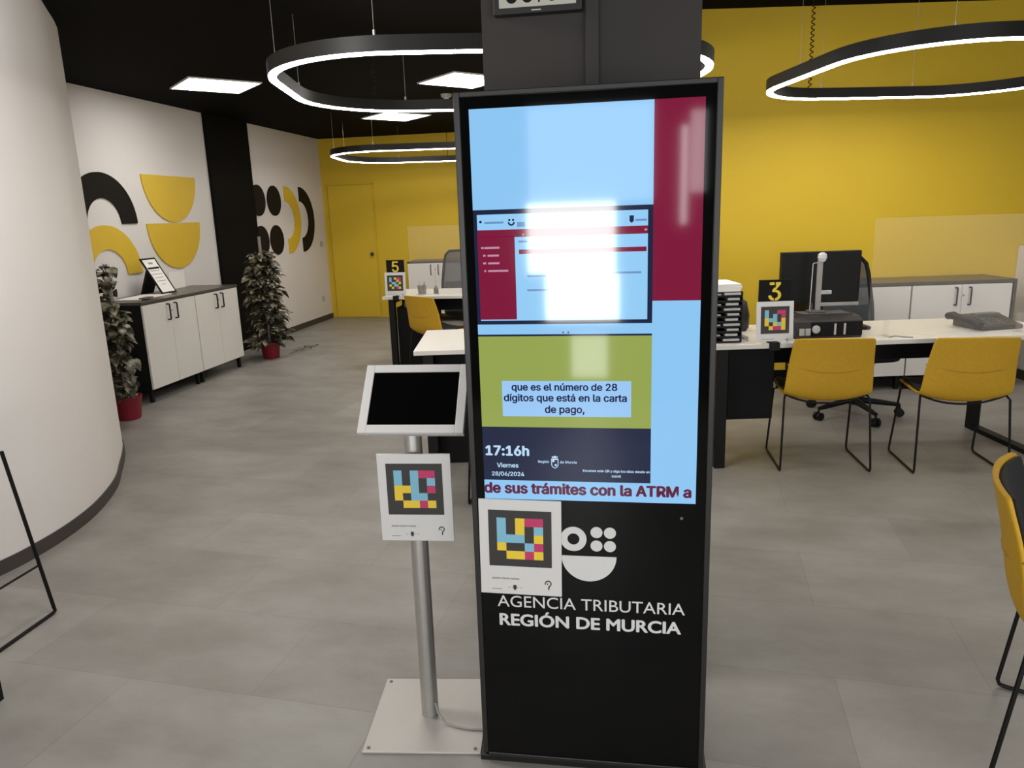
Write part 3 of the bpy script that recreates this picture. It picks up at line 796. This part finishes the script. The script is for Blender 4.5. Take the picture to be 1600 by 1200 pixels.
MB().lathe([(.004, .29), (.018, .298), (.026, .318), (.024, .338), (.01, .348)], (.034, 0, 0), 14).build('head', 'crystal', t)
B(.035, .10, -.008, .01, .105, .128).build('arm', 'light_grey', t, bevel=.004)
o = B(-.09, .075, -.05, .06, .0, .022).build('card_reader', 'black', bevel=.009); o.location = at_desk(0.985, 0.40); o.rotation_euler.z = R9
tag(o, 'small flat black device lying beside the monitor foot', 'card reader')
# desk phone
t = thing('desk_phone', 'dark desk phone lying on the right half of the near desk', 'phone', at_desk(1.72, 0.30), R9 + 0.15)
t.scale = (1.3, 1.25, 1.1)
MB().prism([(-.09, .002), (.10, .002), (.10, .062), (.07, .066), (-.09, .022)], lambda a, b, d: (d, a, b), -.09, .12).build('body', 'device', t, bevel=.004)
MB().tube([(-.115, -.10, .03), (-.115, -.06, .05), (-.115, .0, .052), (-.115, .07, .062), (-.115, .10, .055)], [.022, .024, .014, .022, .02], 10).build('handset', 'black', t, smooth=True)
B(-.02, .10, .03, .075, .055, .07).build('display', 'grey_top', t, bevel=.002)
g = MB()
for i in range(4):
    for j in range(3): g.box(-.04 + j * .03, -.02 + j * .03, -.075 + i * .024, -.058 + i * .024, .02 + i * .006, .036 + i * .0062)
g.build('keypad_button', 'grey_top', t)
o = MB().tube(smooth_line([at_desk(1.02, .06, .744), at_desk(1.07, .09, .744), at_desk(1.10, .05, .744), at_desk(1.14, .03, .744)], 4), .004, 8).build('cable', 'print_grey', smooth=True)
tag(o, 'short grey cable curled on the near desk by the clear screen foot', 'cable')
# clear acrylic screens
t = thing('acrylic_screen', 'clear acrylic screen standing on the near desk by the phone', 'screen', at_desk(0.92, 0.115), R9, 'clear desk screens')
B(0, 1.0, 0, .005, .004, .668).build('sheet', 'acrylic', t)
for u in (0.09, 0.86): MB().box(u, u + .035, -.03, .035, 0, .006).box(u, u + .035, -.006, -.0005, .004, .11).box(u, u + .035, .0055, .011, .004, .11).build('foot', 'acrylic', t)
t = thing('acrylic_screen', 'clear acrylic screen standing on the far number 5 desk', 'screen', (-2.13, 7.12, 0.74), 0, 'clear desk screens')
B(0, 1.0, 0, .005, .004, .665).build('sheet', 'acrylic', t)
for u in (0.06, 0.86): MB().box(u, u + .035, -.03, .035, 0, .006).build('foot', 'acrylic', t)
# white adapter and leads between trays and sign
o = MB().tube(smooth_line([at_desk(.185, .16, .746), at_desk(.21, .22, .75), at_desk(.24, .17, .746), at_desk(.225, .30, .75), at_desk(.25, .36, .746)], 4), .011, 8).build('cable_bundle', 'light_grey', smooth=True)
tag(o, 'bundle of pale leads lying between letter trays and number 3 sign', 'cable')

t = thing('bag', 'dark brown bag on the near desk between letter trays and number 3 sign', 'bag', at_desk(.255, .50), R9)
MB().loft([[(x * w + o_, y * d, z) for x, y in [(math.copysign(abs(math.cos(a)) ** .6, math.cos(a)), math.copysign(abs(math.sin(a)) ** .6, math.sin(a))) for a in [2 * math.pi * i / 24 for i in range(24)]]] for z, w, d, o_ in ((0.001, .085, .05, 0), (.02, .098, .06, 0), (.10, .10, .062, 0), (.18, .088, .05, -.006), (.225, .05, .028, -.03), (.238, .03, .015, -.04))]).build('body', 'device', t, smooth=True)
MB().tube(smooth_line([(-.07, 0, .20), (-.05, 0, .255), (-.01, 0, .25), (.05, 0, .19)], 5), .007, 8).build('strap', 'black', t, smooth=True)

# things on the far desk
t = thing('pen_cup', 'smoky glass cup with pens on the far number 5 desk', 'pen cup', (-2.04, 7.20, 0.74), 0)
MB().lathe([(.034, .001), (.04, .004), (.046, .085), (.042, .085), (.037, .008)], seg=24).build('cup', 'glassware', t, smooth=True)
MB().tube([(-.01, 0, .01), (-.03, .01, .135)], .004, 6).build('pen', 'light_grey', t); MB().tube([(.01, 0, .01), (.03, -.01, .12)], .004, 6).build('pen', 'black', t)
o = MB().lathe([(.02, 0), (.024, .004), (.024, .05), (.012, .062), (.012, .075)], seg=16).build('sanitiser_bottle', 'grey_top', smooth=True); o.location = (-1.90, 7.22, .741)
tag(o, 'small dark bottle standing right of the pen cup', 'bottle')


# ------------------------------------------------------------------ office chairs
def make_office_chair(label, loc, rz):
    t = thing('office_chair', label, 'office chair', loc, rz, 'mesh back office chairs')
    bs = MB().lathe([(.04, .085), (.045, .10), (.03, .14)], seg=16).build('star_base', 'black', t, smooth=True)
    for i in range(5):
        a = math.radians(90 + 72 * i); c, s = math.cos(a), math.sin(a)
        MB().tube([(.03 * c, .03 * s, .115), (.18 * c, .18 * s, .10), (.31 * c, .31 * s, .085)], [.024, .02, .014], 10).build('spoke', 'black', bs, smooth=True)
        g = MB()
        for e in (-.016, .016):
            ctr = Vector((.31 * c - s * e, .31 * s + c * e, .03)); ax = Vector((-s, c, 0))
            g.tube([ctr - ax * .009, ctr + ax * .009], .03, 14)
        g.tube([(.31 * c, .31 * s, .03), (.31 * c, .31 * s, .085)], .008, 8)
        g.build('caster', 'black', t, smooth=True)
    MB().lathe([(.025, .13), (.025, .28), (.016, .28), (.016, .42)], seg=16).build('gas_column', 'black', t, smooth=True)
    MB().prism([(x * .245, y * .235) for x, y in [(math.copysign(abs(math.cos(a)) ** .5, math.cos(a)), math.copysign(abs(math.sin(a)) ** .5, math.sin(a))) for a in [2 * math.pi * i / 32 for i in range(32)]]], lambda a, b, d: (a, b, d), .42, .49).build('seat', 'pad', t, bevel=.02)
    fr = [(-.25, .56), (-.24, .75), (-.21, .98), (-.19, 1.06), (-.15, 1.10), (0, 1.105), (.15, 1.10), (.19, 1.06), (.21, .98), (.24, .75), (.25, .56), (.2, .54), (0, .535), (-.2, .54)]
    by = lambda z: -.25 - .10 * (z - .55)
    MB().tube([Vector((x, by(z), z)) for x, z in fr], .016, 8, closed=True).build('back_frame', 'black', t, smooth=True)
    MB().prism([(x * .97, z) for x, z in fr], lambda a, b, d: (a, by(b) + d, b), -.003, .003).build('back_mesh', 'mesh_back', t)
    MB().prism([(-.225, .60), (.225, .60), (.215, .76), (-.215, .76)], lambda a, b, d: (a, by(b) + d, b), .004, .012).build('lumbar_pad', 'mesh_back', t)
    MB().tube([(0, -.10, .41), (0, -.25, .42), (0, -.275, .56), (0, -.285, .70)], .018, 8).build('back_support', 'black', t, smooth=True)
    return t


oc = make_office_chair('black office chair with mesh back behind the near monitor', RP(1.32, 1.06), R9 + math.radians(183))
dup(oc, (-1.80, 8.12, 0), math.radians(196), 'office chair with grey mesh back behind the far number 5 desk')


# ------------------------------------------------------------------ low cabinets with white doors
def handle_mesh(x, z, y=-0.018):
    return MB().tube([(x, y + .002, z - .068), (x, y - .026, z - .068), (x, y - .03, z - .063), (x, y - .03, z + .063), (x, y - .026, z + .068), (x, y + .002, z + .068)], .0068, 6)


def make_cabinet(label, loc, rz, W=0.8, D=0.45, z0=0.12, z1=0.845):
    """front at y=0 facing -y, running from x=0 to W"""
    t = thing('storage_cabinet', label, 'cabinet', loc, rz, 'low white door cabinets')
    B(0, W, 0.0, D, z0 - .01, z1).build('carcass', 'black_matt', t)
    for x0, x1, hx in ((.004, W / 2 - .0015, W / 2 - .055), (W / 2 + .0015, W - .004, W / 2 + .055)):
        d = B(x0, x1, -.018, 0, z0, z1 - .004).build('door', 'white', t, bevel=.0015)
        handle_mesh(hx, z1 - .095).build('handle', 'black', d, smooth=True)
        if hx > W / 2:
            lk = MB().lathe([(.008, 0), (.008, .004)], seg=12).build('lock', 'print_grey', d, smooth=True); lk.rotation_euler.x = math.radians(90); lk.location = (W / 2 + .012, -.018, z1 - .09)
    for x in (.02, W - .05):
        for y in (.02, D - .05): B(x, x + .03, y, y + .03, 0, z0 - .01).build('leg', 'black', t)
    return t


def worktop(label, loc, rz, L, D, z=0.845, overhang=0.02):
    o = B(-.006, L + .006, -overhang, D, z + .001, z + .026).build('worktop', 'dark_top', bevel=.002); o.location = loc; o.rotation_euler.z = rz
    tag(o, label, 'worktop', 'dark cabinet tops')


lx = -4.038
make_cabinet('low white cabinet by the nearer plant, under the certificate', (lx, 5.632, 0), math.radians(90), 0.776, 0.48)
make_cabinet('low white cabinet by the black column and the tall plant', (lx, 6.412, 0), math.radians(90), 0.776, 0.48)
worktop('dark worktop over the two cabinets along the white wall', (lx, 5.632, 0), math.radians(90), 1.556, 0.48)
make_cabinet('low white cabinet against the right yellow wall, right hand end', RP(2.045, 1.735), R9, 0.795, 0.43)
make_cabinet('low white cabinet against the right yellow wall, behind the office chair', RP(1.245, 1.735), R9, 0.795, 0.43)
worktop('dark worktop over the cabinets below the right yellow wall', RP(1.245, 1.735), R9, 1.596, 0.43)
o = MB().box(1.604, 1.624, -.022, .43, .0, .872).build('end_panel', 'dark_top'); o.location = RP(1.245, 1.735); o.rotation_euler.z = R9
tag(o, 'dark end panel closing the cabinet row beside the partition', 'end panel')
make_cabinet('low white cabinet against the far yellow wall, left of the office chair', (-3.13, 10.38, 0), 0, 0.80, 0.45)
make_cabinet('low white cabinet against the far yellow wall, behind the office chair', (-2.33, 10.38, 0), 0, 0.80, 0.45)
worktop('dark worktop over the cabinets below the far yellow wall', (-3.13, 10.38, 0), 0, 1.6, 0.45)

# things on the left cabinets
t = thing('certificate_frame', 'black framed certificate leaning back on the low white cabinet', 'picture frame', (-4.21, 6.33, 0.881), math.radians(90 - 4))
TL = Matrix.Rotation(math.radians(-31), 4, 'X')
mb = MB()
for a in ((-.10, -.087, 0, .375), (.087, .10, 0, .375), (-.087, .087, 0, .015), (-.087, .087, .36, .375)): mb.box(a[0], a[1], 0, .014, a[2], a[3], TL)
mb.build('frame', 'black', t, bevel=.0015)
pg = B(-.087, .087, .004, .012, .015, .36, TL).build('certificate', 'paper', t)
g = MB()
for i, wd in enumerate((.06, .03, .12, .14, .10, .13, .05)):
    z = .31 - i * .036; g.box(-wd / 2, wd / 2, .0032, .004, z, z + (.02 if i == 0 else .006), TL)
g.build('certificate_lettering', 'print_grey', pg)
MB().prism([(.135, .225), (.235, -.007), (.258, -.007), (.155, .245)], lambda a, b, d: (d, a + .0, b), -.075, .075).build('easel_back', 'black_matt', t)
o = B(-.004, .004, -.13, .13, 0, .17).build('card_holder', 'paper'); o.location = (-4.47, 6.86, .8725); o.rotation_euler.z = 0.0
tag(o, 'white card standing against the wall beside the certificate', 'card')
o = B(-.10, .15, -.25, .26, 0, .006).build('paper_sheets', 'paper'); o.location = (-4.30, 6.02, .8725); o.rotation_euler.z = 0.08
tag(o, 'white paper sheets lying on the cabinet before the certificate', 'papers')
o = MB().box(-.03, .03, -.07, .07, 0, .012).build('stapler', 'grey_top', bevel=.003); o.location = (-4.13, 5.86, .8795); o.rotation_euler.z = .1
tag(o, 'small dark flat object on the white paper sheets', 'desk tool')


# ------------------------------------------------------------------ potted plants
def leaf(g, p, d, up, L, Wd):
    d = d.normalized(); s = d.cross(up)
    if s.length < 1e-3: s = Vector((1, 0, 0))
    s.normalize(); n = s.cross(d)
    row = []
    for t, wv, dr in ((0, .05, 0), (.15, .75, .02), (.38, 1.0, .0), (.65, .72, -.07), (.86, .32, -.16), (1, .02, -.24)):
        c = p + d * (L * t) + n * (L * dr)
        row.append((c - s * Wd * wv + n * Wd * .22 * wv, c, c + s * Wd * wv + n * Wd * .22 * wv))
    k = len(g.v)
    for r in row: g.v += [tuple(q) for q in r]
    for i in range(len(row) - 1):
        for j in range(2): a = k + i * 3 + j; g.f.append((a, a + 1, a + 4, a + 3))


def make_plant(label, loc, seed, stake_h, z0, z1, n, rad, lim=None, extra=()):
    random.seed(seed)
    t = thing('potted_plant', label, 'plant', loc, 0, 'pothos plants in red pots')
    MB().lathe([(.082, 0), (.088, .01), (.108, .165), (.112, .17), (.112, .185), (.102, .185), (.100, .165)], seg=28).build('pot', 'red_pot', t, smooth=True)
    MB().lathe([(.099, .155), (.06, .168), (.001, .17)], seg=20).build('soil', 'soil', t)
    MB().tube([(0, 0, .15), (0, 0, stake_h)], .016, 10).build('stake', 'stake', t, smooth=True)
    st = MB(); g = MB()
    for i in range(n):
        z = z0 + (z1 - z0) * ((i + random.random()) / n)
        a = random.uniform(0, 2 * math.pi)
        prof = rad(min(1, (z - z0) / (z1 - z0))) * random.uniform(.3, 1.0) * (.72 + .28 * math.sin(z * 17 + seed) * math.sin(a * 2 + z * 9))
        d = Vector((math.cos(a), math.sin(a), random.uniform(-.75, .35)))
        p = Vector((math.cos(a) * prof, math.sin(a) * prof, z))
        if lim and not lim(loc[0] + p.x + d.x * .1, loc[1] + p.y + d.y * .1, z): continue
        L = random.uniform(.07, .13)
        leaf(g, p, d, Vector((random.uniform(-.5, .5), random.uniform(-.5, .5), 1)), L, L * random.uniform(.30, .42))
        st.tube([Vector((math.cos(a) * .012, math.sin(a) * .012, max(.16, z - .05))), p * .6 + Vector((0, 0, z * .4 + .02)) if False else Vector((p.x * .5, p.y * .5, z + .01)), p], .0025, 5)
    for e in extra: leaf(g, Vector(e[0]), Vector(e[1]), Vector((0, 0, 1)), e[2], e[2] * .32)
    g.build('foliage', 'leaf', t, smooth=True)
    st.build('stems', 'stem', t, smooth=True)
    return t


lim1 = lambda x, y, z: (y < 5.50 or (z > .92 and y < 5.62)) and ((x + 3.93) * .795 + (y - 5.16) * .606) < (.12 if z < .85 else .06) and (z < .85 or random.random() < .5) and x > -4.52 and y > 4.80
make_plant('leafy plant in a red pot between curved wall and cabinet', (-3.93, 5.16, 0), 3, 1.1, .2, 1.22, 520, lambda s: .20 if s < .62 else .11, lim1)
lim2 = lambda x, y, z: y > 7.24 and x > -4.48
make_plant('tall leafy plant in a red pot before the black column', (-3.96, 7.66, 0), 8, 1.34, .16, 1.17, 640, lambda s: .27 - .13 * s, lim2)
g = MB(); random.seed(2)
for i in range(7):
    leaf(g, Vector((-3.80 - .06 * (i % 3) + i * .012, 8.06 + i * .06, .012)), Vector((random.uniform(-1, 1), random.uniform(-1, 1), .1)), Vector((0, 0, 1)), .075, .024)
g.tube([(-3.84, 7.86, .01), (-3.85, 8.15, .006), (-3.76, 8.5, .006)], .003, 5)
o = g.build('fallen_leaves', 'leaf', smooth=True); tag(o, 'trailing shoot with leaves lying on the floor past the tall plant', 'leaves', kind='stuff')
